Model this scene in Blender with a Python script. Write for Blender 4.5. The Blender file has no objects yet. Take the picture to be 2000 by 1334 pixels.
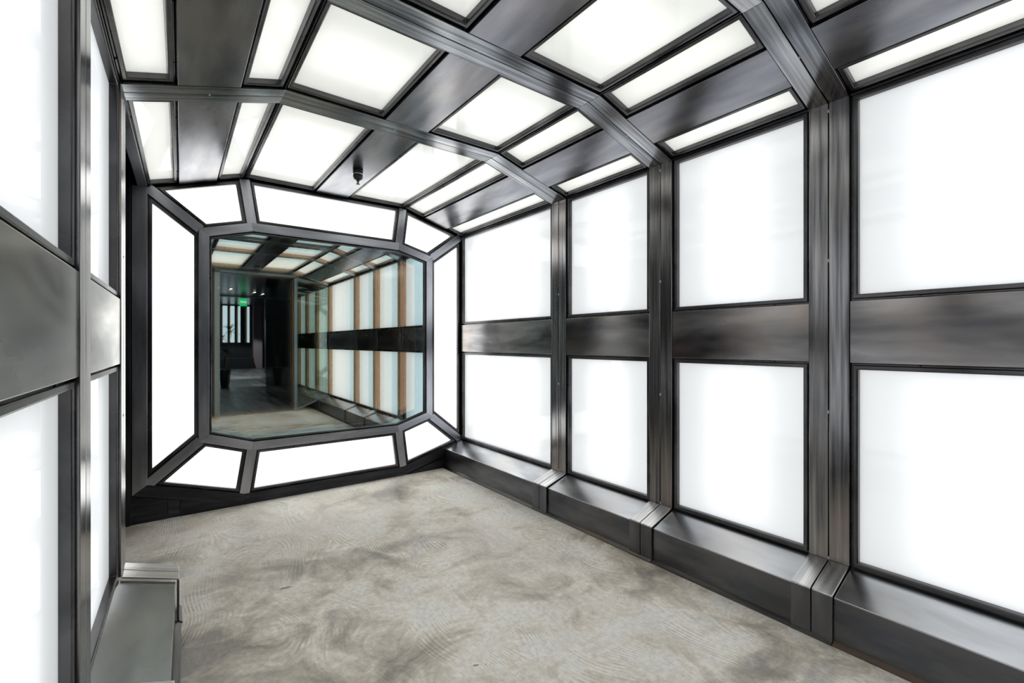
import bpy, bmesh, math, random
from mathutils import Vector, Matrix
random.seed(7)
S = bpy.context.scene
COL = S.collection
R_ = math.radians
H = 1.2884                                   # camera height above the floor

# ------------------------------------------------------------------ camera, world, exposure
cd = bpy.data.cameras.new('camera'); cam = bpy.data.objects.new('camera', cd); COL.objects.link(cam)
cam.location = (0, 0, H); cam.rotation_euler = (R_(90), 0, R_(-36.813))
cd.sensor_width = 36; cd.lens = 892.8 / 2000 * 36; cd.shift_y = 3.07 / 2000; cd.clip_start = 0.02
S.camera = cam
w = bpy.data.worlds.new('world'); S.world = w; w.use_nodes = True
w.node_tree.nodes['Background'].inputs[0].default_value = (.75, .85, 1, 1)
w.node_tree.nodes['Background'].inputs[1].default_value = 0.08
S.view_settings.view_transform = 'Standard'; S.view_settings.look = 'None'
S.view_settings.gamma = 1; S.view_settings.use_curve_mapping = False
S.view_settings.exposure = 0.1
S.cycles.max_bounces = 12; S.cycles.glossy_bounces = 8; S.cycles.diffuse_bounces = 4
S.cycles.transmission_bounces = 8; S.cycles.transparent_max_bounces = 12
LAMP = 1.25
PANEL_WALL = 0.36
PANEL_CEIL = 0.34

# ------------------------------------------------------------------ material helpers
def newmat(name):
    m = bpy.data.materials.new(name); m.use_nodes = True
    nt = m.node_tree; b = nt.nodes['Principled BSDF']
    return m, nt, b
def N(nt, t, **kw):
    n = nt.nodes.new(t)
    for k, v in kw.items():
        if k.startswith('i_'): n.inputs[k[2:].replace('_', ' ')].default_value = v
        else: setattr(n, k, v)
    return n
def ramp(nt, stops):
    r = nt.nodes.new('ShaderNodeValToRGB'); e = r.color_ramp.elements
    while len(e) < len(stops): e.new(.5)
    for i, (p, c) in enumerate(stops):
        e[i].position = p; e[i].color = (c, c, c, 1) if isinstance(c, (int, float)) else (*c, 1)
    return r
def mix(nt, fac, a, b, mode='MIX'):
    n = nt.nodes.new('ShaderNodeMix'); n.data_type = 'RGBA'; n.blend_type = mode
    L = nt.links
    for sock, v in ((n.inputs[0], fac), (n.inputs[6], a), (n.inputs[7], b)):
        if isinstance(v, (int, float)): sock.default_value = v
        elif isinstance(v, tuple): sock.default_value = (*v, 1)
        else: L.new(v, sock)
    return n.outputs[2]

def steel(name, dark, light, brown, streak=(1.2, 14, 14), rough=(.28, .5), brownamt=.5, bump=.06, metal=1.0, seedoff=0.0):
    """oiled, blackened mild steel: cloudy tone, fine rolling streaks along local X, brown heat tints"""
    m, nt, b = newmat(name); L = nt.links
    tc = N(nt, 'ShaderNodeTexCoord'); oi = N(nt, 'ShaderNodeObjectInfo')
    ad = N(nt, 'ShaderNodeVectorMath', operation='ADD'); L.new(tc.outputs['Object'], ad.inputs[0])
    sc = N(nt, 'ShaderNodeVectorMath', operation='SCALE'); sc.inputs[0].default_value = (13.1, 7.7, 5.3)
    L.new(oi.outputs['Random'], sc.inputs['Scale']); L.new(sc.outputs[0], ad.inputs[1])
    mp = N(nt, 'ShaderNodeMapping'); mp.inputs['Scale'].default_value = streak; L.new(ad.outputs[0], mp.inputs[0])
    n1 = N(nt, 'ShaderNodeTexNoise'); n1.inputs['Scale'].default_value = 2.2; n1.inputs['Detail'].default_value = 6
    L.new(mp.outputs[0], n1.inputs['Vector'])
    mp2 = N(nt, 'ShaderNodeMapping'); mp2.inputs['Scale'].default_value = (streak[0] * .9, 3, 3); L.new(ad.outputs[0], mp2.inputs[0])
    n2 = N(nt, 'ShaderNodeTexNoise'); n2.inputs['Scale'].default_value = 1.3; n2.inputs['Detail'].default_value = 5
    n2.inputs['Distortion'].default_value = .6
    L.new(mp2.outputs[0], n2.inputs['Vector'])
    r1 = ramp(nt, [(.34, dark), (.66, light)]); L.new(n1.outputs[0], r1.inputs[0])
    r2 = ramp(nt, [(.35, .72), (.5, 1.0), (.68, 1.35)]); L.new(n2.outputs[0], r2.inputs[0])
    c = mix(nt, 1.0, r1.outputs[0], r2.outputs[0], 'MULTIPLY')
    n3 = N(nt, 'ShaderNodeTexNoise'); n3.inputs['Scale'].default_value = 1.7; n3.inputs['Detail'].default_value = 3
    L.new(ad.outputs[0], n3.inputs['Vector'])
    r3 = ramp(nt, [(.48, 0.0), (.68, brownamt)]); L.new(n3.outputs[0], r3.inputs[0])
    c = mix(nt, r3.outputs[0], c, brown)
    L.new(c, b.inputs['Base Color'])
    b.inputs['Metallic'].default_value = metal
    r4 = ramp(nt, [(.3, rough[0]), (.7, rough[1])]); L.new(n2.outputs[0], r4.inputs[0]); L.new(r4.outputs[0], b.inputs['Roughness'])
    bp = N(nt, 'ShaderNodeBump'); bp.inputs['Strength'].default_value = bump; bp.inputs['Distance'].default_value = .003
    L.new(n1.outputs[0], bp.inputs['Height']); L.new(bp.outputs[0], b.inputs['Normal'])
    return m

M_POST = steel('blackened_steel_bar', (.125, .125, .14), (.37, .365, .365), (.34, .30, .275), streak=(.8, 26, 26), rough=(.15, .28), bump=.01)
M_RIB = steel('blackened_steel_rib', (.14, .15, .18), (.40, .415, .43), (.38, .34, .32), streak=(.8, 26, 26), rough=(.13, .26), brownamt=.35, bump=.02)
M_PLATE = steel('blackened_steel_sheet', (.20, .205, .235), (.31, .31, .33), (.35, .31, .29), streak=(1.0, 5, 5), rough=(.18, .3), brownamt=.5, bump=0)
M_BAND = steel('heat_tinted_steel_sheet', (.20, .20, .215), (.36, .345, .335), (.44, .365, .325), streak=(.9, 6, 9), rough=(.15, .3), brownamt=.85, bump=0)
M_FRAME = steel('black_steel_bead', (.075, .075, .08), (.12, .12, .125), (.13, .115, .105), streak=(2, 2, 2), rough=(.22, .34), brownamt=.3, bump=.0)
M_END = steel('grey_steel_flat_bar', (.36, .37, .41), (.45, .46, .50), (.34, .33, .32), rough=(.26, .38), brownamt=.2, bump=.015)
M_LEDGE = steel('lit_ledge_sheet', (.38, .39, .41), (.50, .505, .52), (.54, .50, .475), streak=(1.2, 4, 4), rough=(.18, .3), brownamt=.5, bump=0)  # ledge tops: the light falling on them is put into a paler colour
M_SLEEVE = steel('lit_brushed_sleeve', (.48, .48, .48), (.80, .78, .76), (.74, .66, .62), streak=(.8, 26, 26), rough=(.22, .34), brownamt=.5, bump=.02)  # sleeve tops: lit tone put into the colour as well
M_FRONT = steel('shaded_front_sheet', (.10, .105, .12), (.17, .17, .18), (.17, .15, .14), streak=(1.2, 5, 5), rough=(.3, .42), brownamt=.4, bump=.01)  # same metal as the tops; shade on the fronts put into the colour
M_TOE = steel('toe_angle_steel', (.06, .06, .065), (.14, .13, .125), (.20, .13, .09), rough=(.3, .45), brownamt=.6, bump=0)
M_DARK = steel('dark_base_steel', (.035, .036, .043), (.065, .065, .073), (.06, .055, .05), rough=(.35, .5), brownamt=.2, bump=.02)

def simple(name, col, rough=.5, metal=0.0, emis=None, es=0.0, **kw):
    m, nt, b = newmat(name)
    b.inputs['Base Color'].default_value = (*col, 1); b.inputs['Roughness'].default_value = rough
    b.inputs['Metallic'].default_value = metal
    if emis: b.inputs['Emission Color'].default_value = (*emis, 1); b.inputs['Emission Strength'].default_value = es
    for k, v in kw.items(): b.inputs[k.replace('_', ' ')].default_value = v
    return m
def panel_mat(name, col, es):
    # frosted glass with lamps behind it: gives off light, and its polished face mirrors the room
    m, nt, b = newmat(name); L = nt.links
    b.inputs['Base Color'].default_value = (.28, .30, .29, 1); b.inputs['Roughness'].default_value = .5
    b.inputs['Specular IOR Level'].default_value = .2
    b.inputs['Coat Weight'].default_value = 1.0; b.inputs['Coat Roughness'].default_value = .03; b.inputs['Coat IOR'].default_value = 1.5
    b.inputs['Emission Color'].default_value = (*col, 1); b.inputs['Emission Strength'].default_value = es
    tl = N(nt, 'ShaderNodeBsdfTranslucent'); tl.inputs['Color'].default_value = (.52 * col[0], .52 * col[1], .52 * col[2], 1)
    ad = N(nt, 'ShaderNodeAddShader'); L.new(b.outputs[0], ad.inputs[0]); L.new(tl.outputs[0], ad.inputs[1])
    L.new(ad.outputs[0], nt.nodes['Material Output'].inputs['Surface'])
    return m
M_GLOW_W = panel_mat('frosted_backlit_glass_wall', (.975, .98, 1.0), PANEL_WALL)
M_GLOW_C = panel_mat('frosted_backlit_glass_ceiling', (1.0, .995, .965), PANEL_CEIL)
M_GLOW_E = panel_mat('frosted_backlit_glass_end', (1.0, 1.0, .985), 1.0)
M_BOLT = simple('bolt_steel', (.10, .10, .11), .35, 1)
M_WELD = simple('bright_weld', (.55, .55, .56), .4, 1)
M_LAMP = simple('lamp_sheet', (.1, .1, .1), .5, 0, (1, 1, 1), LAMP)
M_HOUSE = simple('lamp_housing_white', (.22, .22, .22), .6)
M_BLACK = simple('black_gap', (.012, .012, .014), .6)

def floor_mat():
    m, nt, b = newmat('trowelled_concrete'); L = nt.links
    tc = N(nt, 'ShaderNodeTexCoord')
    def noise(scale, detail=6, dist=0.0, src=None, rough=.55):
        n = N(nt, 'ShaderNodeTexNoise'); n.inputs['Scale'].default_value = scale; n.inputs['Detail'].default_value = detail
        n.inputs['Distortion'].default_value = dist; n.inputs['Roughness'].default_value = rough
        L.new(src or tc.outputs['Object'], n.inputs['Vector']); return n
    big = noise(.9, 5, .8); mid = noise(3.2, 8, 1.2, rough=.6); fine = noise(38, 6, .3, rough=.7)
    hue = noise(1.1, 3, .5); blue = noise(1.9, 4, 1.0)
    base = ramp(nt, [(.37, (.34, .305, .255)), (.44, (.66, .595, .49)), (.50, (.95, .875, .76)), (.56, (1.0, .96, .88))])
    a = N(nt, 'ShaderNodeMath', operation='MULTIPLY_ADD'); L.new(big.outputs[0], a.inputs[0]); a.inputs[1].default_value = .55
    a2 = N(nt, 'ShaderNodeMath', operation='MULTIPLY'); L.new(mid.outputs[0], a2.inputs[0]); a2.inputs[1].default_value = .45
    L.new(a2.outputs[0], a.inputs[2]); L.new(a.outputs[0], base.inputs[0])
    rb = ramp(nt, [(.52, 0.0), (.7, .55)]); L.new(hue.outputs[0], rb.inputs[0])
    c = mix(nt, rb.outputs[0], base.outputs[0], (.66, .555, .475))
    rbl = ramp(nt, [(.60, 0.0), (.74, .6)]); L.new(blue.outputs[0], rbl.inputs[0])
    c = mix(nt, rbl.outputs[0], c, (.50, .52, .55))
    # trowel swirls: rings about scattered centres, drawn out by a warp
    warp = noise(1.3, 1); ws = N(nt, 'ShaderNodeVectorMath', operation='SCALE'); ws.inputs['Scale'].default_value = .3
    L.new(warp.outputs['Color'], ws.inputs[0])
    wa = N(nt, 'ShaderNodeVectorMath', operation='ADD'); L.new(tc.outputs['Object'], wa.inputs[0]); L.new(ws.outputs[0], wa.inputs[1])
    vo = N(nt, 'ShaderNodeTexVoronoi', voronoi_dimensions='2D'); vo.inputs['Scale'].default_value = 1.55; vo.inputs['Randomness'].default_value = .9
    L.new(wa.outputs[0], vo.inputs['Vector'])
    sm = N(nt, 'ShaderNodeMath', operation='MULTIPLY_ADD'); L.new(vo.outputs['Distance'], sm.inputs[0]); sm.inputs[1].default_value = 300
    fs = N(nt, 'ShaderNodeMath', operation='MULTIPLY'); L.new(mid.outputs[0], fs.inputs[0]); fs.inputs[1].default_value = 4
    L.new(fs.outputs[0], sm.inputs[2])
    si = N(nt, 'ShaderNodeMath', operation='SINE'); L.new(sm.outputs[0], si.inputs[0])
    mk = noise(3.4, 7, .8, rough=.7); rm = ramp(nt, [(.51, 0.0), (.60, 1.0)]); L.new(mk.outputs[0], rm.inputs[0])
    sw = N(nt, 'ShaderNodeMath', operation='MULTIPLY'); L.new(si.outputs[0], sw.inputs[0]); L.new(rm.outputs[0], sw.inputs[1])
    swr = ramp(nt, [(.0, .86), (1.0, 1.10)])
    mr = N(nt, 'ShaderNodeMapRange'); L.new(sw.outputs[0], mr.inputs[0]); mr.inputs[1].default_value = -1; mr.inputs[2].default_value = 1
    mr.inputs[3].default_value = .80; mr.inputs[4].default_value = 1.10
    c = mix(nt, 1.0, c, mr.outputs[0], 'MULTIPLY')
    fr = ramp(nt, [(.3, .80), (.5, 1.0), (.7, 1.2)]); L.new(fine.outputs[0], fr.inputs[0])
    c = mix(nt, 1.0, c, fr.outputs[0], 'MULTIPLY')
    # short scratchy trowel marks
    cx = N(nt, 'ShaderNodeCombineXYZ'); L.new(sm.outputs[0], cx.inputs[0]); gsc = N(nt, 'ShaderNodeMath', operation='MULTIPLY')
    sx_ = N(nt, 'ShaderNodeSeparateXYZ'); L.new(tc.outputs['Object'], sx_.inputs[0]); L.new(sx_.outputs[0], gsc.inputs[0]); gsc.inputs[1].default_value = 7
    gs2 = N(nt, 'ShaderNodeMath', operation='MULTIPLY'); L.new(sx_.outputs[1], gs2.inputs[0]); gs2.inputs[1].default_value = 7
    L.new(gsc.outputs[0], cx.inputs[1]); L.new(gs2.outputs[0], cx.inputs[2])
    scn = noise(.55, 4, 0, cx.outputs[0], .6); rsc = ramp(nt, [(.36, .72), (.5, 1.0), (.66, 1.14)]); L.new(scn.outputs[0], rsc.inputs[0])
    c = mix(nt, .4, c, rsc.outputs[0], 'MULTIPLY')
    sp = noise(95, 2); rs = ramp(nt, [(.235, .25), (.27, 1.0)]); L.new(sp.outputs[0], rs.inputs[0])
    c = mix(nt, 1.0, c, rs.outputs[0], 'MULTIPLY')
    geo = N(nt, 'ShaderNodeNewGeometry')
    for (px, py, rx, ry, an) in ((.488, 2.64, .032, .011, .5), (.98, 1.55, .013, .006, .2), (.62, 3.35, .009, .006, 0)):
        mm = N(nt, 'ShaderNodeMapping', vector_type='TEXTURE'); mm.inputs['Location'].default_value = (px, py, 0)
        mm.inputs['Rotation'].default_value = (0, 0, an - .64); mm.inputs['Scale'].default_value = (rx, ry, 1)
        L.new(geo.outputs['Position'], mm.inputs[0]); ln = N(nt, 'ShaderNodeVectorMath', operation='LENGTH'); L.new(mm.outputs[0], ln.inputs[0])
        pr = ramp(nt, [(.75, .32), (1.0, 1.0)]); L.new(ln.outputs['Value'], pr.inputs[0]); c = mix(nt, 1.0, c, pr.outputs[0], 'MULTIPLY')
    L.new(c, b.inputs['Base Color'])
    rr = ramp(nt, [(.3, .30), (.7, .52)]); L.new(mid.outputs[0], rr.inputs[0]); L.new(rr.outputs[0], b.inputs['Roughness'])
    b.inputs['Specular IOR Level'].default_value = .6
    hs = N(nt, 'ShaderNodeMath', operation='MULTIPLY_ADD'); L.new(sw.outputs[0], hs.inputs[0]); hs.inputs[1].default_value = .35
    L.new(fine.outputs[0], hs.inputs[2])
    hs2 = N(nt, 'ShaderNodeMath', operation='MULTIPLY_ADD'); L.new(mid.outputs[0], hs2.inputs[0]); hs2.inputs[1].default_value = 2.0
    L.new(hs.outputs[0], hs2.inputs[2])
    bp = N(nt, 'ShaderNodeBump'); bp.inputs['Strength'].default_value = .5; bp.inputs['Distance'].default_value = .0035
    L.new(hs2.outputs[0], bp.inputs['Height']); L.new(bp.outputs[0], b.inputs['Normal'])
    return m
M_FLOOR = floor_mat()

# ------------------------------------------------------------------ object helpers
def tag(o, label=None, cat=None, group=None, kind=None):
    if label: o['label'] = label
    if cat: o['category'] = cat
    if group: o['group'] = group
    if kind: o['kind'] = kind
    return o
def thing(name, label, cat, loc, group=None):
    o = bpy.data.objects.new(name, None); o.empty_display_size = .1; COL.objects.link(o)
    o.location = loc; return tag(o, label, cat, group)
def place(name, me, parent=None, M=None, mats=()):
    """link mesh; M = world matrix of the object"""
    for m in mats: me.materials.append(m)
    o = bpy.data.objects.new(name, me); COL.objects.link(o)
    M = M or Matrix.Identity(4)
    if parent:
        o.parent = parent
        o.matrix_basis = Matrix.Translation(-Vector(parent.location)) @ M   # parents are unrotated empties
    else: o.matrix_basis = M
    return o
def bevel(o, wd=.002, seg=2):
    b = o.modifiers.new('bevel', 'BEVEL'); b.width = wd; b.segments = seg; b.limit_method = 'ANGLE'; b.angle_limit = R_(30)
    return o
def frame_of(xdir, up, origin):
    x = Vector(xdir).normalized(); z = Vector(up).normalized(); z = z - x * z.dot(x)
    if z.length < .05: z = x.orthogonal()
    z.normalize(); y = z.cross(x)
    return Matrix(((x.x, y.x, z.x, origin[0]), (x.y, y.y, z.y, origin[1]), (x.z, y.z, z.z, origin[2]), (0, 0, 0, 1)))
def mesh(name, verts, faces):
    me = bpy.data.meshes.new(name); me.from_pydata([tuple(v) for v in verts], [], faces)
    bm = bmesh.new(); bm.from_mesh(me); bmesh.ops.recalc_face_normals(bm, faces=bm.faces[:]); bm.to_mesh(me); bm.free()
    return me
def prism(name, front, back, mat, parent=None, xdir=None, bev=.0015):
    """closed solid between two equal-count world polygons"""
    front = [Vector(p) for p in front]; back = [Vector(p) for p in back]; n = len(front)
    o = sum(front, Vector()) / n
    xd = Vector(xdir) if xdir else (front[1] - front[0])
    M = frame_of(xd, (front[0] - back[0]), o); Mi = M.inverted()
    vs = [Mi @ p for p in front + back]
    fs = [tuple(range(n)), tuple(range(2 * n - 1, n - 1, -1))] + [(i, (i + 1) % n, n + (i + 1) % n, n + i) for i in range(n)]
    ob = place(name, mesh(name, vs, fs), parent, M, (mat,))
    if bev: bevel(ob, bev)
    return ob
def box(name, a, b, mat, parent=None, bev=.002, long=None):
    a = Vector(a); b = Vector(b)
    lo = Vector(map(min, a, b)); hi = Vector(map(max, a, b)); d = hi - lo
    ax = long if long is not None else max(range(3), key=lambda i: d[i])
    xd = [Vector((1, 0, 0)), Vector((0, 1, 0)), Vector((0, 0, 1))][ax]
    f = [(lo.x, lo.y, lo.z), (hi.x, lo.y, lo.z), (hi.x, lo.y, hi.z), (lo.x, lo.y, hi.z)]
    k = [(lo.x, hi.y, lo.z), (hi.x, hi.y, lo.z), (hi.x, hi.y, hi.z), (lo.x, hi.y, hi.z)]
    return prism(name, f, k, mat, parent, xd, bev)
def lathe(name, prof, mat, parent, loc, up=(0, 0, 1), seg=24, smooth=True):
    vs, fs = [], []
    for r, z in prof:
        for i in range(seg):
            t = 2 * math.pi * i / seg; vs.append((r * math.cos(t), r * math.sin(t), z))
    for j in range(len(prof) - 1):
        for i in range(seg):
            fs.append((j * seg + i, j * seg + (i + 1) % seg, (j + 1) * seg + (i + 1) % seg, (j + 1) * seg + i))
    fs.append(tuple(range(seg))); fs.append(tuple(range((len(prof) - 1) * seg, len(prof) * seg)))
    me = mesh(name, vs, fs)
    q = Vector(up).to_track_quat('Z', 'Y')
    o = place(name, me, parent, Matrix.Translation(loc) @ q.to_matrix().to_4x4(), (mat,))
    if smooth:
        for p in me.polygons: p.use_smooth = len(p.vertices) == 4
    return o
def offset2(poly, ds):
    """inset a convex CCW 2D polygon, edge i (i -> i+1) by ds[i]"""
    n = len(poly); ls = []
    for i in range(n):
        p, q = Vector(poly[i]), Vector(poly[(i + 1) % n]); d = (q - p).normalized(); nn = Vector((-d.y, d.x))
        ls.append((p + nn * ds[i], d))
    out = []
    for i in range(n):
        (p, d), (q, e) = ls[i - 1], ls[i]
        den = d.x * e.y - d.y * e.x
        t = ((q.x - p.x) * e.y - (q.y - p.y) * e.x) / den
        out.append(p + d * t)
    return out
BEAD = [(0, -.05), (0, -.022), (.008, -.022), (.008, -.012), (.0105, -.009), (.024, -.009), (.028, -.013), (.028, -.05)]
def to_plane(pts, inward):
    pts = [Vector(p) for p in pts]
    o = sum(pts, Vector()) / len(pts)
    nrm = Vector(inward).normalized(); u = (pts[1] - pts[0]); u = (u - nrm * u.dot(nrm)).normalized()
    M = frame_of(u, nrm, o); Mi = M.inverted()
    p2 = [(Mi @ p).xy for p in pts]
    area = sum(p2[i].x * p2[(i + 1) % len(p2)].y - p2[(i + 1) % len(p2)].x * p2[i].y for i in range(len(p2)))
    if area < 0: p2 = p2[::-1]
    return M, p2
BOLT = None
def bolt_at(M, x, y, h, parent, r=.0042):
    global BOLT
    if BOLT is None:
        prof = [(.0042, -.002), (.0042, .0025), (.0033, .0038), (.0016, .0038), (.0014, .0022)]
        o = lathe('bolt', prof, M_BOLT, parent, (0, 0, 0), seg=10); BOLT = o.data
        o.matrix_basis = Matrix.Translation(-Vector(parent.location)) @ M @ Matrix.Translation((x, y, h))
        return o
    return place('bolt', BOLT, parent, M @ Matrix.Translation((x, y, h)))
def ring_mesh(p2, prof):
    n = len(p2); vs, fs = [], []
    for s, h in prof:
        q = offset2(p2, [s] * n); vs += [(v.x, v.y, h) for v in q]
    for j in range(len(prof) - 1):
        for i in range(n):
            fs.append((j * n + i, j * n + (i + 1) % n, (j + 1) * n + (i + 1) % n, (j + 1) * n + i))
    for i in range(n):
        fs.append(((len(prof) - 1) * n + i, (len(prof) - 1) * n + (i + 1) % n, (i + 1) % n, i))
    return mesh('glazing_bead', vs, fs)
def light_panel(pts, inward, label, group, glow, bolts=2, frame=True):
    M, p2 = to_plane(pts, inward)
    t = thing('light_panel', label, 'light panel', M.translation, group)
    o = place('glazing_bead', ring_mesh(p2, BEAD), t, M, (M_FRAME,)); bevel(o, .0012, 1)
    g = offset2(p2, [.0255] * len(p2)); n = len(g)
    vs = [(v.x, v.y, -.038) for v in g] + [(v.x, v.y, -.048) for v in g]
    fs = [tuple(range(n)), tuple(range(2 * n - 1, n - 1, -1))] + [(i, (i + 1) % n, n + (i + 1) % n, n + i) for i in range(n)]
    place('frosted_pane', mesh('frosted_pane', vs, fs), t, M, (glow,))
    hp = offset2(p2, [.004] * len(p2))
    vs = [(v.x, v.y, -.049) for v in hp] + [(v.x, v.y, -.14) for v in hp]
    fs = [(i, (i + 1) % n, n + (i + 1) % n, n + i) for i in range(n)] + [tuple(range(n, 2 * n))]
    place('lamp_housing', mesh('lamp_housing', vs, fs), t, M, (M_HOUSE,))
    wmin = min((Vector(p2[i]) - Vector(p2[(i + 1) % n])).length for i in range(n))
    e0, e1 = (.04, .20) if glow is M_GLOW_W else (.21, .035) if glow is M_GLOW_C else (.05, .05)   # tubes run with the long axis of the lamp box
    lp = offset2(p2, [min(e0 if q % 2 == 0 else e1, wmin * .42) for q in range(n)])
    place('lamp_sheet', mesh('lamp_sheet', [(v.x, v.y, -.125) for v in lp], [tuple(range(n))]), t, M, (M_LAMP,))
    if bolts:
        for i in range(n):
            a, b = Vector(p2[i]), Vector(p2[(i + 1) % n]); L = (b - a).length
            if L < .3: continue
            d = (b - a).normalized(); nn = Vector((-d.y, d.x))
            k = 2 if L > .55 else 1
            for j in range(k):
                f = (.17 if L > .9 else .22) if k == 2 else .5
                q = a + (b - a) * (f if j == 0 else 1 - f) + nn * .0045
                bolt_at(M, q.x, q.y, -.022, t)
    return t

# ------------------------------------------------------------------ measured geometry
RX = 2.4627                      # right wall face
E = 4.2                          # end wall face
def LX(y): return -(.229 - .0236 * y)      # left wall face, a little out of parallel
ZE, ZK = 1.1195, 1.308           # eave and flat-ceiling height above the eye
K1, K2 = .477, 1.82
W = .0813                        # half width of a post or rib
RIBS = [2.6751, 1.7382, .8238, -.75]
ORD = ['first', 'second', 'third', 'fourth']
ENDR = -.95                      # portal wall behind the camera
def P(x, y, z): return Vector((x, y, z + H))
LEFT_IN = Vector((1, -.0236, 0)).normalized(); RIGHT_IN = Vector((-1, 0, 0))

# ------------------------------------------------------------------ setting
def structbox(name, a, b, mat): return tag(box(name, a, b, mat, bev=0), kind='structure')
structbox('floor', (-7, ENDR - .05, -.1), (7, 6, 0), M_FLOOR)
M_HFLOOR = steel('dark_streaked_hall_floor', (.055, .058, .062), (.15, .15, .155), (.13, .125, .12), streak=(.5, 6, 6), rough=(.25, .45), brownamt=.3, metal=0.0, bump=.05)
structbox('floor_hall', (-7, -22, -.1), (7, ENDR - .05, 0), M_HFLOOR)
structbox('wall_right', (RX + .16, -4.2, 0), (RX + .24, E + .35, 2.9), M_DARK)
o = prism('wall_left', [(LX(2.755) - .17, 2.755, 0), (LX(ENDR) - .17, ENDR, 0), (LX(ENDR) - .17, ENDR, 2.9), (LX(2.755) - .17, 2.755, 2.9)],
          [(LX(2.755) - .25, 2.755, 0), (LX(ENDR) - .25, ENDR, 0), (LX(ENDR) - .25, ENDR, 2.9), (LX(2.755) - .25, 2.755, 2.9)], M_DARK, bev=0)
tag(o, kind='structure')
structbox('wall_passage', (-1.9, 1.5, 0), (-1.8, E + .3, 2.9), M_DARK)
# roof shell over the panels, following the three slopes, as one solid skin
SH_ = lambda y: [(LX(min(y, E)) - .20, ZE + .15), (K1 - .025, ZK + .165), (K2 + .025, ZK + .165), (RX + .20, ZE + .15)]
for i in range(3):
    y0, y1 = ENDR, E + .2; p, q = SH_(y0), SH_(y1)
    f = [P(p[i][0], y0, p[i][1]), P(p[i + 1][0], y0, p[i + 1][1]), P(q[i + 1][0], y1, q[i + 1][1]), P(q[i][0], y1, q[i][1])]
    tag(prism('ceiling', f, [v + Vector((0, 0, .1)) for v in f], M_DARK, bev=0), kind='structure')
structbox('ceiling_passage', (-1.9, 1.5, 2.62), (-.22, E + .3, 2.7), M_DARK)

# ------------------------------------------------------------------ posts, caps, ledges, bands, wall panels
ctx = ['nearest the octagonal mirror', 'second from the octagonal mirror', 'third from the octagonal mirror', 'fourth from the mirror, behind the viewer']
def post(side, i, y, extra=None):
    if side == 'right': fx = lambda yy: RX; inn = RIGHT_IN; back = .058
    else: fx = LX; inn = LEFT_IN; back = .058
    lab = extra or 'double steel post on the %s wall, %s' % (side, ctx[i])
    t = thing('steel_post', lab, 'post', P(fx(y), y, -1.0154), 'double steel posts of the side walls')
    sgn = 1 if side == 'right' else -1
    for a, b in ((y - W, y - .0022), (y + .0022, y + W)):
        z0, z1 = -1.012, ZE + .004
        f = [P(fx(a), a, z0), P(fx(b), b, z0), P(fx(b), b, z1), P(fx(a), a, z1)]
        k = [p + Vector((sgn * back, 0, 0)) for p in f]
        prism('flat_bar', f, k, M_POST, t, (0, 0, 1), .0022)
    box('gap_strip', P(fx(y) + sgn * .012, y - .003, -1.01), P(fx(y) + sgn * .02, y + .003, ZE), M_BLACK, t, bev=0)
    for z in (.386, -.322, 1.085, -1.005):
        w_ = lathe('weld_tack', [(.0035, -.008), (.0052, -.004), (.0052, .003), (.003, .007)], M_WELD, t, P(fx(y) + sgn * .003, y, z), seg=8)
    return t
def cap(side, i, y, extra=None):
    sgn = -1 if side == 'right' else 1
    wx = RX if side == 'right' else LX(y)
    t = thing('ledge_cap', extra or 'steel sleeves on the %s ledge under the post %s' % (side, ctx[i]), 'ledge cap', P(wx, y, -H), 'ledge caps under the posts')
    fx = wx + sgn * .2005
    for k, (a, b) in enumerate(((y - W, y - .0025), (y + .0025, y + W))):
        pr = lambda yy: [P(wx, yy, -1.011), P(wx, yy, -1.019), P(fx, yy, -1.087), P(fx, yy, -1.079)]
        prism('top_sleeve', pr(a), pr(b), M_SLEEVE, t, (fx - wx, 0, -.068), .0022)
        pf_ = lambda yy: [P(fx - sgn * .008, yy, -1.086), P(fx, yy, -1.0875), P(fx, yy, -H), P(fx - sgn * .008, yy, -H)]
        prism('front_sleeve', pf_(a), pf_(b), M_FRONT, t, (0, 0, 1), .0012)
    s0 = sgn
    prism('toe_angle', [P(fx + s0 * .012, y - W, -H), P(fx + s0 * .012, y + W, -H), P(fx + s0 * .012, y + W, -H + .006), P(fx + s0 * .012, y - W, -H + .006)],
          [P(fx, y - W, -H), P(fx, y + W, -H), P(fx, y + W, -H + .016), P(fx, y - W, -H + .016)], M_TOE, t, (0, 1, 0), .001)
    return t
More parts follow.
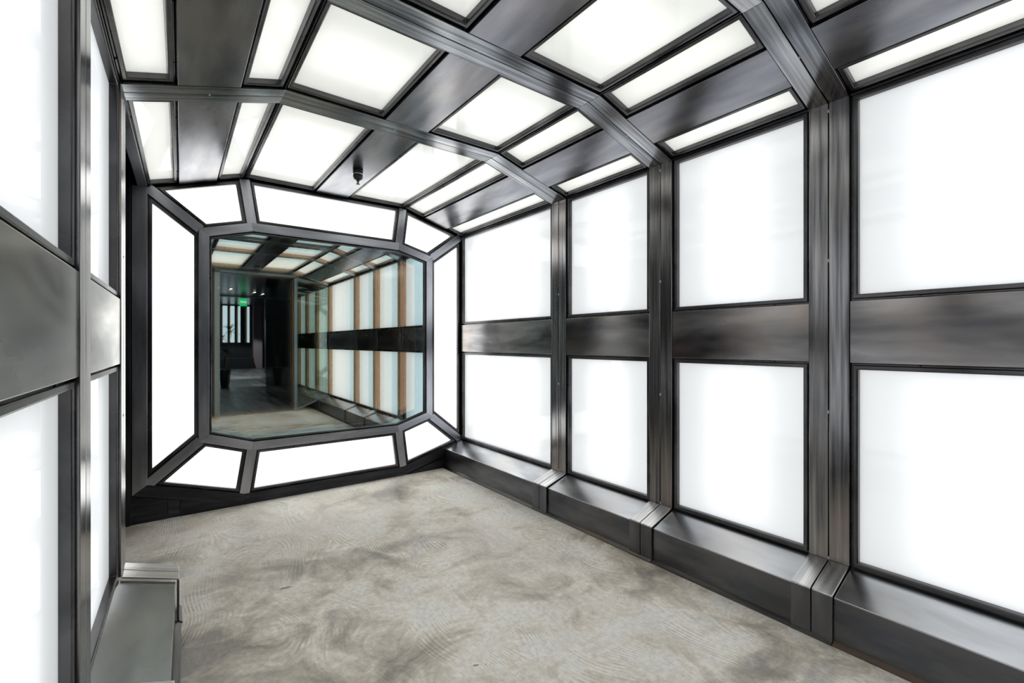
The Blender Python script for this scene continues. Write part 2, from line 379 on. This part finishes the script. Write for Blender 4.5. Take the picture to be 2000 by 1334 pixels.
def ledge(side, y0, y1, label, far=None):
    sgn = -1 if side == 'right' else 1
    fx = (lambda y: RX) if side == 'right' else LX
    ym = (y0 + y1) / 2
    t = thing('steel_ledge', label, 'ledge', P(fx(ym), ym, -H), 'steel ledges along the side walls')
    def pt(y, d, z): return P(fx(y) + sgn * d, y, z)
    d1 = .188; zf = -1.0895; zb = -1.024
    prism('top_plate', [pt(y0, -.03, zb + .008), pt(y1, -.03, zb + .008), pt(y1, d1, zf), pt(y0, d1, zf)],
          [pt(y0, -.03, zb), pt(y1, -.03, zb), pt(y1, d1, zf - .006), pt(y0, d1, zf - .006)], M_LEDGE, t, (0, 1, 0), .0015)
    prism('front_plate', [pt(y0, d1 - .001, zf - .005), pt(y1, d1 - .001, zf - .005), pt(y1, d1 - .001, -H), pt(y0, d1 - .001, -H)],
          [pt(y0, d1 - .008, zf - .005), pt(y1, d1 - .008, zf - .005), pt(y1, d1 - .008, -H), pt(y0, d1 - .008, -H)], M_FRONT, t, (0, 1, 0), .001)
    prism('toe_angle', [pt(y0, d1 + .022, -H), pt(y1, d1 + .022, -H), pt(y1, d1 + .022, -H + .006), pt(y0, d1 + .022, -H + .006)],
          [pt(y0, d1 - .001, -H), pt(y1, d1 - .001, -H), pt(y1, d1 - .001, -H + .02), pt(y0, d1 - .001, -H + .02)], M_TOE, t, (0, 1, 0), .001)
    return t
def band(side, y0, y1, label):
    sgn = 1 if side == 'right' else -1
    fx = (lambda y: RX + .003) if side == 'right' else (lambda y: LX(y) - .003)
    t = [P(fx(y0), y0, -.09), P(fx(y1), y1, -.09), P(fx(y1), y1, .19), P(fx(y0), y0, .19)]
    k = [p + Vector((sgn * .05, 0, 0)) for p in t]
    o = prism('steel_band', t, k, M_BAND, None, (0, 1, 0), .0022)
    return tag(o, label, 'steel panel', 'steel bands between the wall light panels')
def wallpanels(side, y0, y1, where):
    inn = RIGHT_IN if side == 'right' else LEFT_IN
    fx = (lambda y: RX) if side == 'right' else LX
    for nm, z0, z1 in (('upper', .192, 1.127), ('lower', -1.018, -.092)):
        light_panel([P(fx(y0), y0, z0), P(fx(y1), y1, z0), P(fx(y1), y1, z1), P(fx(y0), y0, z1)], inn,
                    '%s glowing panel on %s wall, %s' % (nm, side, where),
                    '%s wall light panels' % nm, M_GLOW_W)
def eave(side, y0, y1, where):
    sg = 1 if side == 'right' else -1
    fx = (lambda y: RX) if side == 'right' else LX
    sec = lambda y: [P(fx(y) + sg * .006, y, ZE + .001), P(fx(y) + sg * .006, y, ZE + .014), P(fx(y) + sg * .045, y, ZE + .036), P(fx(y) + sg * .045, y, ZE + .009)]
    tag(prism('eave_angle', sec(y0), sec(y1), M_FRAME, None, (0, 1, 0), .002), 'slim steel angle where %s wall meets the ceiling, %s' % (side, where), 'angle trim', 'steel angles along the eaves')
g = .0015
yb = [E] + RIBS
wh = ['in the bay touching the mirror wall', 'second bay from the mirror wall', 'third bay from the mirror wall',
      'in the long bay beside the viewer']
for i in range(4):
    y1 = yb[i] - (W if i else 0) - g; y0 = yb[i + 1] + W + g
    wallpanels('right', y0, y1, wh[i])
    band('right', y0, y1, 'heat-tinted steel band on right wall, ' + wh[i])
    ledge('right', y0 if i < 9 else y0, y1, 'sloped steel ledge along right wall, ' + wh[i])
    eave('right', y0, y1, wh[i])
    if i:
        eave('left', y0, y1, wh[i])
        wallpanels('left', y0, y1, wh[i]); band('left', y0, y1, 'smoky grey steel band on left wall, ' + wh[i])
        ledge('left', y0, y1, 'sloped steel ledge along left wall, ' + wh[i])
for i, y in enumerate(RIBS):
    for s in ('right', 'left'): post(s, i, y); cap(s, i, y)
# the right wall runs on behind the glass side light, seen in the mirror
yy = [-.75, -1.72, -2.6, -3.5]
wq = ['first bay behind the tinted glass', 'second bay behind the tinted glass', 'last bay behind the tinted glass']
for i in range(3):
    wallpanels('right', yy[i + 1] + W + g, yy[i] - W - g, wq[i]); band('right', yy[i + 1] + W + g, yy[i] - W - g, 'dark steel band on the right wall, ' + wq[i])
    ledge('right', yy[i + 1] + W + g, yy[i] - W - g, 'sloped steel ledge on the right, ' + wq[i])
for i in (1, 2):
    post('right', 0, yy[i], 'double steel post on right wall ending the ' + wq[i - 1])
    cap('right', 0, yy[i], 'steel sleeves over the ledge ending the ' + wq[i - 1])

# ------------------------------------------------------------------ ceiling: ribs, plates, panels
def prof(y): return [(LX(y), ZE), (K1, ZK), (K2, ZK), (RX, ZE)]
def prof_out(y, d=.05):
    return [(LX(y) - .0 - .02, ZE + d), (K1 - d * .14, ZK + d), (K2 + d * .14, ZK + d), (RX + .02, ZE + d)]
seg = ['left slope', 'flat middle', 'right slope']
for i, y in enumerate(RIBS):
    t = thing('ceiling_rib', 'double steel rib across the ceiling, ' + ctx[i].replace('the octagonal mirror', 'the mirror wall'), 'rib', P((K1 + K2) / 2, y, ZK), 'double steel ceiling ribs')
    for a, b in ((y - W, y - .0022), (y + .0022, y + W)):
        for s in range(3):
            pa, pb, qa, qb = prof(a), prof(b), prof_out(a), prof_out(b)
            f = [P(pa[s][0], a, pa[s][1]), P(pa[s + 1][0], a, pa[s + 1][1]), P(pb[s + 1][0], b, pb[s + 1][1]), P(pb[s][0], b, pb[s][1])]
            k = [P(qa[s][0], a, qa[s][1]), P(qa[s + 1][0], a, qa[s + 1][1]), P(qb[s + 1][0], b, qb[s + 1][1]), P(qb[s][0], b, qb[s][1])]
            prism('flat_bar', f, k, M_RIB, t, None, .002)
    # dark bottom of the joint line
    vs = []
    for s in range(3):
        p = prof(y); f = [P(p[s][0], y - .003, p[s][1] + .012), P(p[s + 1][0], y - .003, p[s + 1][1] + .012), P(p[s + 1][0], y + .003, p[s + 1][1] + .012), P(p[s][0], y + .003, p[s][1] + .012)]
        prism('gap_strip', f, [q + Vector((0, 0, .008)) for q in f], M_BLACK, t, None, 0)
    for s, fr in ((0, .5), (1, .47), (2, .5)):
        p = prof(y); x = p[s][0] + (p[s + 1][0] - p[s][0]) * fr; z = p[s][1] + (p[s + 1][1] - p[s][1]) * fr
        lathe('weld_tack', [(.003, -.004), (.005, 0), (.004, .004)], M_WELD, t, P(x, y, z), up=(1, 0, 0), seg=8)
def lerp(a, b, t): return a + (b - a) * t
bays = [(RIBS[0] + W, E), (RIBS[1] + W, RIBS[0] - W), (RIBS[2] + W, RIBS[1] - W), (RIBS[3] + W, RIBS[2] - W)]
cw = ['bay touching the mirror wall', 'second bay from the mirror wall', 'third bay from mirror wall', 'long bay above the viewer']
sx = ['left slope', 'flat middle', 'right slope']
# along each slope, 0..1: pane | plate | pane
PARTS = {0: (0, .302, .698, 1), 1: (0, .394, .606, 1), 2: (0, .330, .722, 1)}
def cpt(s, u, y, d=0):
    p = prof(y); x = lerp(p[s][0], p[s + 1][0], u); z = lerp(p[s][1], p[s + 1][1], u); return P(x, y, z)
for bi, (y0, y1) in enumerate(bays):
    for s in range(3):
        n = [Vector((.28, 0, -1)), Vector((0, 0, -1)), Vector((-.28, 0, -1))][s]
        a = cpt(s, 0, y0); b = cpt(s, 1, y0); c = cpt(s, 1, y1); nn = (b - a).cross(c - a).normalized()
        if nn.z > 0: nn = -nn
        cuts = PARTS[s]
        for k in (0, 2):
            u0, u1 = cuts[k], cuts[k + 1]
            e = .0015
            pl = {(0, 0): 'outer', (0, 2): 'inner', (1, 0): 'left', (1, 2): 'right', (2, 0): 'inner', (2, 2): 'outer'}[(s, k)]
            light_panel([cpt(s, u0, y0 + g), cpt(s, u1, y0 + g), cpt(s, u1, y1 - g), cpt(s, u0, y1 - g)], nn,
                        '%s glowing pane of ceiling %s, %s' % (pl, sx[s], cw[bi]), 'ceiling light panels of the ' + sx[s], M_GLOW_C, bolts=1)
        u0, u1 = cuts[1] + .004, cuts[2] - .004
        f = [cpt(s, u0, y0 + g), cpt(s, u1, y0 + g), cpt(s, u1, y1 - g), cpt(s, u0, y1 - g)]
        f = [q - nn * .002 for q in f]
        o = prism('ceiling_plate', f, [q - nn * .05 for q in f], M_PLATE, None, (0, 1, 0), .002)
        tag(o, 'dark steel plate along the %s of the ceiling, %s' % (sx[s], cw[bi]), 'steel panel', 'steel ceiling plates')

for bi, (y0, y1) in enumerate(bays):
    for kx, nm_ in ((K1, 'left'), (K2, 'right')):
        sec = lambda y: [P(kx - .0012, y, ZK + .006), P(kx + .0012, y, ZK + .006), P(kx + (.012 if kx > 1 else .004), y, ZK + .05), P(kx - (.004 if kx > 1 else .012), y, ZK + .05)]
        tag(prism('joint_strip', sec(y0), sec(y1), M_FRAME, None, (0, 1, 0), 0), 'thin steel strip at the %s ceiling bend, %s' % (nm_, cw[bi]), 'joint strip', 'steel strips at the ceiling bends')
# header over the side opening at the left end
o = prism('header_beam', [P(LX(2.76) - .0, 2.757, ZE), P(LX(E), E, ZE), P(LX(E), E, ZE + .1), P(LX(2.76), 2.757, ZE + .1)],
          [P(LX(2.76) - .055, 2.757, ZE), P(LX(E) - .055, E, ZE), P(LX(E) - .055, E, ZE + .1), P(LX(2.76) - .055, 2.757, ZE + .1)], M_END, None, (0, 1, 0), .002)
tag(o, 'narrow steel header beam along the top of the side opening at far left', 'beam')

# ------------------------------------------------------------------ end wall with octagonal mirror
OUT = [(-.13, ZE), (K1, ZK), (K2, ZK), (RX, ZE), (RX, -1.02), (K2, -1.202), (K1, -1.202), (-.13, -1.02)]
INN = [(.1747, .8727), (.5276, .9681), (1.7777, .9681), (2.1339, .8727), (2.1339, -.7501), (1.7777, -.8633), (.5276, -.8633), (.1747, -.7501)]
def E3(p, d=0.0): return P(p[0], E + d, p[1])
nm = ['upper left slanting', 'long top', 'upper right slanting', 'tall right', 'lower right slanting', 'long bottom', 'lower left slanting', 'tall left']
pos = ['left slope', 'top', 'right slope']
cpos = ['upper left', 'left of the top', 'right of the top', 'upper right', 'lower right', 'right of the bottom', 'left of the bottom', 'lower left']
INW = Vector((0, -1, 0))
SP = .036
for i in range(8):
    j = (i + 1) % 8
    quad = [Vector(OUT[i]), Vector(OUT[j]), Vector(INN[j]), Vector(INN[i])]
    area = sum(quad[k].x * quad[(k + 1) % 4].y - quad[(k + 1) % 4].x * quad[k].y for k in range(4))
    if area < 0:
        quad = quad[::-1]; ds = [0, SP, 0, SP]     # reversed: edges are inn-inn? handled below
        # order now: INN[i], INN[j], OUT[j], OUT[i] -> edges: inner, spoke j, outer, spoke i
    else: ds = [0, SP, 0, SP]
    q = offset2(quad, ds)
    light_panel([P(v.x, E, v.y) for v in q], INW, '%s glowing panel of the ring around the octagonal mirror' % nm[i], 'light panels around the mirror', M_GLOW_E, bolts=1)
# spokes + rings belong to one welded frame
fr = thing('octagon_frame', 'grey welded steel frame of two octagons joined by eight spokes, holding the mirror', 'frame', P(1.15, E, -H))
for i in range(8):
    a, b = Vector(OUT[i]), Vector(INN[i]); d = (b - a).normalized(); nn = Vector((-d.y, d.x)) * (SP - .001)
    a2, b2 = a - d * (.02 if i in (7, 4) else 0), b + d * .012
    f = [P(p.x, E - .001, p.y) for p in (a2 - nn, b2 - nn, b2 + nn, a2 + nn)]
    prism('spoke', f, [p + Vector((0, .05, 0)) for p in f], M_END, fr, (f[1] - f[0]), .002)
innc = [Vector(p) for p in INN]
inn_ccw = innc[::-1]
r2 = offset2(inn_ccw, [.068] * 8)[::-1]
for i in range(8):
    j = (i + 1) % 8
    f = [P(p.x, E - .005, p.y) for p in (innc[i], innc[j], r2[j], r2[i])]
    prism('ring_bar', f, [p + Vector((0, .05, 0)) for p in f], M_END, fr, (f[1] - f[0]), .002)
outc = [Vector(p) for p in OUT]; ro = offset2(outc[::-1], [-.086] * 8)[::-1]
for i in (3, 4, 5, 6, 7):
    j = (i + 1) % 8
    A, B, C, D = outc[i], outc[j], ro[j], ro[i]
    if i == 7: C = Vector((-.216, ZE)); B = Vector((-.13, ZE))
    if i == 3: continue
    f = [P(p.x, E - .003, p.y) for p in (A, B, C, D)]
    prism('outer_rail', f, [p + Vector((0, .05, 0)) for p in f], M_END if i == 7 else M_DARK, fr, (f[1] - f[0]), .002)
# wall behind, and the kick plates in the lower corners
structbox('wall_end', (-1.9, E + .05, 0), (-.13, E + .3, 2.9), M_DARK)
BO = [(-.13, 1.6), (K1, 1.6), (K2, 1.6), (RX + .1, 1.6), (RX + .1, -H), (K2, -H), (K1, -H), (-.13, -H)]
for i in range(8):
    k_ = (i + 1) % 8
    f = [P(BO[i][0], E + .16, BO[i][1]), P(BO[k_][0], E + .16, BO[k_][1]), P(INN[k_][0], E + .16, INN[k_][1]), P(INN[i][0], E + .16, INN[i][1])]
    tag(prism('wall_end', f, [v + Vector((0, .2, 0)) for v in f], M_DARK, bev=0), kind='structure')
kp = thing('kick_plate', 'black steel kick plates under the lower left corner of the mirror wall', 'kick plate', P(.1, E, -H))
def zs(x):   # underside of the lower left rail
    return -1.106 - (x + .155) * (1.288 - 1.106) / (.465 + .155)
for k, (a, b, dy) in enumerate(((-.225, -.014, -.004), (-.012, .058, .004), (.06, .46, -.001))):
    f = [P(a, E + dy, -H), P(b, E + dy, -H), P(b, E + dy, zs(b)), P(a, E + dy, zs(a))]
    prism('plate', f, [p + Vector((0, .04, 0)) for p in f], M_DARK, kp, (1, 0, 0), .0012)
f = [P(RX - .19, E, -H), P(RX + .05, E, -H), P(RX + .05, E, -1.1), P(2.1, E, -1.2)]
f = [P(1.86, E, -H), P(RX + .05, E, -H), P(RX + .05, E, -1.11), ]
o = prism('kick_plate', f, [p + Vector((0, .04, 0)) for p in f], M_DARK, None, (1, 0, 0), .001)
tag(o, 'black steel kick plate under the lower right corner of the mirror wall', 'kick plate')

# jamb strip left of the octagon
o = box('door_jamb', P(-.30, E - .02, -H), P(-.222, E + .05, ZE + .1), M_DARK)
tag(o, 'tall dark steel jamb left of the mirror wall frame', 'jamb')

# the mirror: coated glass pane in front of a second reflecting pane
def coated(name, refl, trans, fac, rough=0.0):
    m = bpy.data.materials.new(name); m.use_nodes = True; nt = m.node_tree; nt.nodes.clear(); L = nt.links
    out = N(nt, 'ShaderNodeOutputMaterial'); g1 = N(nt, 'ShaderNodeBsdfGlossy'); g1.inputs['Color'].default_value = (*refl, 1); g1.inputs['Roughness'].default_value = rough
    tr = N(nt, 'ShaderNodeBsdfTransparent'); tr.inputs['Color'].default_value = (*trans, 1)
    mx = N(nt, 'ShaderNodeMixShader'); mx.inputs[0].default_value = fac
    L.new(tr.outputs[0], mx.inputs[1]); L.new(g1.outputs[0], mx.inputs[2]); L.new(mx.outputs[0], out.inputs[0])
    return m
M_MIR1 = coated('dichroic_mirror_glass', (.72, .96, 1.0), (1, .78, .62), .56)
M_MIR2 = simple('inner_mirror', (.98, .90, .82), .0, 1)
mt = thing('octagonal_mirror', 'large octagonal tinted mirror in the end wall reflecting the tunnel and hall', 'mirror', P(1.15, E + .02, 0))
MM, p2 = to_plane([P(p.x, E, p.y) for p in r2], INW)
o = place('glazing_bead', ring_mesh(p2, [(0, -.06), (0, -.022), (.006, -.018), (.006, -.010), (.014, -.010), (.016, -.016), (.016, -.06)]), mt, MM, (M_FRAME,)); bevel(o, .001, 1)
for i in range(8):
    a, b = Vector(p2[i]), Vector(p2[(i + 1) % 8]); d = (b - a).normalized(); nn = Vector((-d.y, d.x))
    for f_ in ((.2, .5, .8) if (b - a).length > 1 else (.5,)):
        q = a + (b - a) * f_ + nn * .003; bolt_at(MM, q.x, q.y, -.018, mt)
g2 = offset2(p2, [.014] * 8)
def slab(name, pts2, z0, z1, mat):
    n = len(pts2); vs = [(v.x, v.y, z0) for v in pts2] + [(v.x, v.y, z1) for v in pts2]
    return vs
place('coated_pane', mesh('coated_pane', [(v.x, v.y, -.03) for v in g2], [tuple(range(8))]), mt, MM, (M_MIR1,))
place('back_mirror', mesh('back_mirror', [(v.x, v.y, z) for z in (-.13, -.136) for v in offset2(p2, [.0] * 8)],
      [tuple(range(8)), tuple(range(15, 7, -1))] + [(i, (i + 1) % 8, 8 + (i + 1) % 8, 8 + i) for i in range(8)]), mt, MM, (M_MIR2,))
place('cavity_lining', ring_mesh(offset2(p2, [-.004] * 8), [(0, -.045), (0, -.14), (.004, -.14), (.004, -.045)]), mt, MM, (M_BLACK,))

# ------------------------------------------------------------------ sprinklers
def sprinkler(x, y, label):
    z = ZK
    t = thing('sprinkler_head', label, 'sprinkler', P(x, y, z), 'sprinklers under the flat ceiling plates')
    ch = simple('sprinkler_chrome', (.75, .75, .76), .15, 1) if 'sprinkler_chrome' not in bpy.data.materials else bpy.data.materials['sprinkler_chrome']
    bk = simple('sprinkler_black', (.015, .015, .017), .35) if 'sprinkler_black' not in bpy.data.materials else bpy.data.materials['sprinkler_black']
    lathe('escutcheon', [(.0, .002), (.037, .002), (.037, -.012), (.0365, -.03)], bk, t, P(x, y, z))
    lathe('trim_ring', [(.030, -.029), (.0395, -.029), (.0395, -.034), (.030, -.034)], ch, t, P(x, y, z))
    lathe('collar', [(.036, -.034), (.0355, -.055), (.033, -.057), (.0325, -.060), (.027, -.070), (.014, -.072)], bk, t, P(x, y, z))
    lathe('nut', [(.011, -.070), (.0135, -.072), (.0135, -.080), (.009, -.082)], bk, t, P(x, y, z), seg=6, smooth=False)
    for s in (-1, 1):
        f = [P(x + s * .004, y - .0025, z - .081), P(x + s * .009, y - .0025, z - .081), P(x + s * .0065, y - .0025, z - .094), P(x + s * .002, y - .0025, z - .102), P(x + s * .0, y - .0025, z - .098)]
        prism('frame_arm', f, [q + Vector((0, .005, 0)) for q in f], bk, t, None, 0)
    lathe('glass_bulb', [(.0015, -.082), (.0022, -.088), (.0022, -.095), (.0012, -.1)], ch, t, P(x, y, z), seg=8)
    lathe('deflector', [(.004, -.100), (.015, -.1035), (.016, -.1055), (.004, -.1055)], bk, t, P(x, y, z), seg=16)
    return t
sprinkler(1.14, 3.47, 'small black and chrome sprinkler hanging from the ceiling plate before the mirror')
sprinkler(1.2, -.42, 'small sprinkler behind the viewer, seen in the mirror over the far doorway')

exec_hall = True
# ------------------------------------------------------------------ portal wall and hall behind the camera (seen in the mirror)
M_HGL = simple('glossy_black_panel', (.012, .014, .016), .06)
M_HCEIL = simple('dark_hall_ceiling', (.035, .07, .085), .25)
M_PORT = simple('portal_grey_steel', (.30, .33, .34), .4, 1)
M_TINT = coated('green_tinted_glass', (.8, .9, .9), (.62, .70, .65), .1)
structbox('wall_portal', P(LX(ENDR) - .2, ENDR - .1, -H), P(.62, ENDR - .02, 1.6), M_DARK)
tag(prism('wall_portal_header', [P(.62, ENDR - .02, 1.28), P(RX + .1, ENDR - .02, 1.28), P(RX + .1, ENDR - .02, 2.0), P(.62, ENDR - .02, 2.0)],
          [P(.62, ENDR - .1, 1.28), P(RX + .1, ENDR - .1, 1.28), P(RX + .1, ENDR - .1, 2.0), P(.62, ENDR - .1, 2.0)], M_HCEIL, bev=0), kind='structure')
po = thing('portal_frame', 'grey steel door frame at the hall end of the tunnel, seen in the mirror', 'door frame', P(1.3, ENDR, -H))
box('jamb', P(.62, ENDR - .11, -H), P(.70, ENDR, 1.26), M_PORT, po); box('jamb', P(1.89, ENDR - .11, -H), P(1.96, ENDR, 1.26), M_PORT, po)
box('head', P(.62, ENDR - .11, 1.24), P(1.96, ENDR, 1.29), M_PORT, po)
sl = thing('side_light', 'green tinted glass side light joining door frame and right wall', 'glass panel', P(2.2, -.8, -H))
f = [P(1.94, -.94, -1.25), P(RX - .02, -.76, -1.02), P(RX - .02, -.76, 1.1), P(1.94, -.94, 1.25)]
prism('tinted_pane', f, [q + Vector((.001, -.004, 0)) for q in f], M_TINT, sl, None, 0)
f = [P(1.94, -.94, -1.27), P(RX - .02, -.76, -1.03), P(RX - .02, -.76, -1.0), P(1.94, -.94, -1.24)]
prism('bottom_rail', f, [q + Vector((.006, -.03, 0)) for q in f], M_PORT, sl, None, 0)
tag(box('glossy_partition', P(1.97, -4.7, -H), P(2.03, ENDR - .11, 1.9), M_HGL), 'glossy black partition running from the tunnel door into the hall', 'partition')
structbox('ceiling_hall', P(-6, -20, 1.97), P(6.5, ENDR - .11, 2.07), M_HCEIL)
structbox('wall_hall_left', P(-6.1, -20, -H), P(-6, ENDR - .1, 2.07), M_DARK)
structbox('wall_hall_right', P(6.5, -20, -H), P(6.6, ENDR - .1, 2.07), M_DARK)
YW = -18.8
M_DAY = simple('daylit_window', (.3, .35, .4), .3, 0, (.62, .80, .92), .9)
M_MULL = simple('dark_mullion', (.02, .025, .03), .4)
structbox('wall_far', P(-6, YW - .25, -H), P(6.5, YW - .15, 2.07), M_MULL)
wins = [(1.1, 1.55), (1.72, 2.0), (2.14, 2.35), (2.47, 2.66), (2.81, 2.92), (3.22, 3.33)]
for i, (a, b) in enumerate(wins):
    t = thing('hall_window', 'narrow daylit window %s in far hall wall' % (['hidden by the door jamb', 'at the far left', 'behind the potted plant', 'right of the potted plant', 'under the exit sign', 'beside the pinkish pillar'][i]), 'window', P((a + b) / 2, YW, 0), 'narrow windows of the hall')
    box('glass', P(a, YW - .06, .03), P(b, YW - .04, 1.9), M_DAY, t, bev=0)
    for x in (a - .02, b): box('mullion', P(x, YW - .1, 0), P(x + .02, YW, 1.92), M_MULL, t, bev=0)
tag(box('planter_bench', P(2.2, YW + .1, -H), P(3.42, YW + .9, -.75), M_MULL), 'long black planter bench under the hall windows', 'bench')
M_PINK = simple('pink_plaster', (.34, .27, .29), .7)
tag(box('pillar', P(3.45, YW + .1, -H), P(3.85, YW + .5, 1.97), M_PINK), 'pinkish plaster pillar right of the hall windows', 'pillar')
pf = thing('hall_portal', 'slim pale steel portal crossing the hall beyond the plant', 'portal', P(2.6, -13.4, -H))
box('upright', P(3.24, -13.5, -H), P(3.36, -13.4, 1.95), M_PORT, pf); box('crossbar', P(-2, -13.5, 1.90), P(5, -13.4, 1.96), M_PORT, pf)
# exit sign
ex = thing('exit_sign', 'small green EXIT sign hanging from the hall ceiling', 'sign', P(1.9, -12.6, 1.7))
M_EXG = simple('exit_green', (.0, .25, .08), .4, 0, (.02, .62, .22), .8)
M_EXW = simple('exit_white', (.8, .8, .8), .4, 0, (.9, 1, .95), 1.0)
XS = 2.35
ex.location = P(XS, -12.6, 1.62)
box('face', P(XS - .13, -12.62, 1.48), P(XS + .13, -12.60, 1.80), M_EXG, ex, bev=0)
cu = bpy.data.curves.new('lettering', 'FONT'); cu.body = 'EXIT'; cu.size = .11; cu.extrude = .003; cu.align_x = 'CENTER'; cu.align_y = 'CENTER'
tmp = bpy.data.objects.new('tmp', cu); COL.objects.link(tmp); bpy.context.view_layer.update()
tme = bpy.data.meshes.new_from_object(tmp); bpy.data.objects.remove(tmp); tme.materials.clear(); tme.materials.append(M_EXW)
tx = bpy.data.objects.new('lettering', tme); COL.objects.link(tx); tx.parent = ex
tx.location = (0, .03, .02); tx.rotation_euler = (R_(90), 0, R_(180))
box('hanger', P(XS - .005, -12.615, 1.8), P(XS + .005, -12.605, 1.97), M_MULL, ex, bev=0)
# ceiling spots, and one added lamp beyond them
M_SPOT = simple('spot_lens', (.8, .8, .8), .3, 0, (1, 1, 1), 12)
for i, (x, y) in enumerate([(1.35, -10.2), (1.75, -10.6), (2.6, -11.4), (2.95, -11.9), (1.2, -4.6), (1.3, -2.4)]):
    t = thing('ceiling_spot', '%s small round ceiling spotlight from the left in the mirrored hall' % ['first', 'second', 'third', 'fourth', 'fifth', 'sixth'][i], 'spotlight', P(x, y, 1.97), 'hall ceiling spots')
    lathe('housing', [(.05, 0), (.05, -.02), (.045, -.03)], M_PORT, t, P(x, y, 1.97), seg=14); lathe('lens', [(.036, -.028), (.036, -.034)], M_SPOT, t, P(x, y, 1.97), seg=14)
for x, y in [(1.35, -10.2), (1.2, -4.6), (1.3, -2.4), (2.95, -11.9), (2.6, -15.6)]:  # last has no fixture: added in place of window light on the floor
    ld = bpy.data.lights.new('hall_spot_and_fill', 'SPOT'); ld.energy = 220 if y < -11 else 70; ld.spot_size = R_(120); ld.shadow_soft_size = .05; ld.color = (.85, .93, 1)
    lo = bpy.data.objects.new('hall_spot_and_fill', ld); COL.objects.link(lo); lo.location = P(x, y, 1.93)
# potted plant
pl = thing('potted_plant', 'tall spiky plant in a black tapered pot standing in the hall', 'plant', P(1.28, -7.1, -H))
M_POT = simple('black_pot', (.03, .04, .042), .35); M_LEAF = simple('dark_leaf', (.03, .07, .04), .45); M_TRK = simple('plant_trunk', (.22, .17, .15), .7); M_SOIL = simple('soil', (.03, .022, .018), .9)
lathe('pot', [(.10, 0), (.15, .50), (.15, .52), (.135, .52), (.13, .47)], M_POT, pl, P(1.28, -7.1, -H), seg=28)
lathe('soil', [(.12, .44), (.131, .475)], M_SOIL, pl, P(1.28, -7.1, -H), seg=20)
def tube(name, pts, r0, r1, mat, parent, sg=7):
    vs, fs = [], []
    n = len(pts)
    for i, p in enumerate(pts):
        d = (Vector(pts[min(i + 1, n - 1)]) - Vector(pts[max(i - 1, 0)])).normalized(); u = d.orthogonal().normalized(); v = d.cross(u); r = lerp(r0, r1, i / (n - 1))
        for k in range(sg): a = 2 * math.pi * k / sg; vs.append(Vector(p) + (u * math.cos(a) + v * math.sin(a)) * r)
    for i in range(n - 1):
        for k in range(sg): fs.append((i * sg + k, i * sg + (k + 1) % sg, (i + 1) * sg + (k + 1) % sg, (i + 1) * sg + k))
    fs += [tuple(range(sg)), tuple(range((n - 1) * sg, n * sg))]
    return place(name, mesh(name, vs, fs), parent, None, (mat,))
for hx, hy, hz in ((.02, .03, .62), (-.06, -.02, .95), (.08, .0, 1.25)):
    top = P(1.28 + hx * 1.6, -7.1 + hy, -H + .45 + hz)
    tube('trunk', [P(1.28 + hx * .3, -7.1 + hy * .5, -H + .45), P(1.28 + hx, -7.1 + hy, -H + .45 + hz * .5), top], .014, .009, M_TRK, pl)
    vs, fs = [], []
    for k in range(34):
        a = random.uniform(0, 6.28); el = random.uniform(-.2, 1.2); L_ = random.uniform(.28, .46); b0 = top + Vector((0, 0, random.uniform(-.12, .03)))
        dr = Vector((math.cos(a) * math.cos(el), math.sin(a) * math.cos(el), math.sin(el))); sd = Vector((-math.sin(a), math.cos(a), 0)); up = Vector((0, 0, .004))
        for q in range(6):
            tt = q / 5; c = b0 + dr * L_ * tt + Vector((0, 0, -.32 * L_ * tt * tt * 1.4)); w_ = .014 * (1 - tt) ** .7 * (1 if q else .5) + .0005
            vs += [c - sd * w_, c + up * (1 - tt), c + sd * w_]
            if q:
                n0 = len(vs) - 6; fs += [(n0, n0 + 1, n0 + 4, n0 + 3), (n0 + 1, n0 + 2, n0 + 5, n0 + 4)]
    place('foliage', mesh('foliage', vs, fs), pl, None, (M_LEAF,))
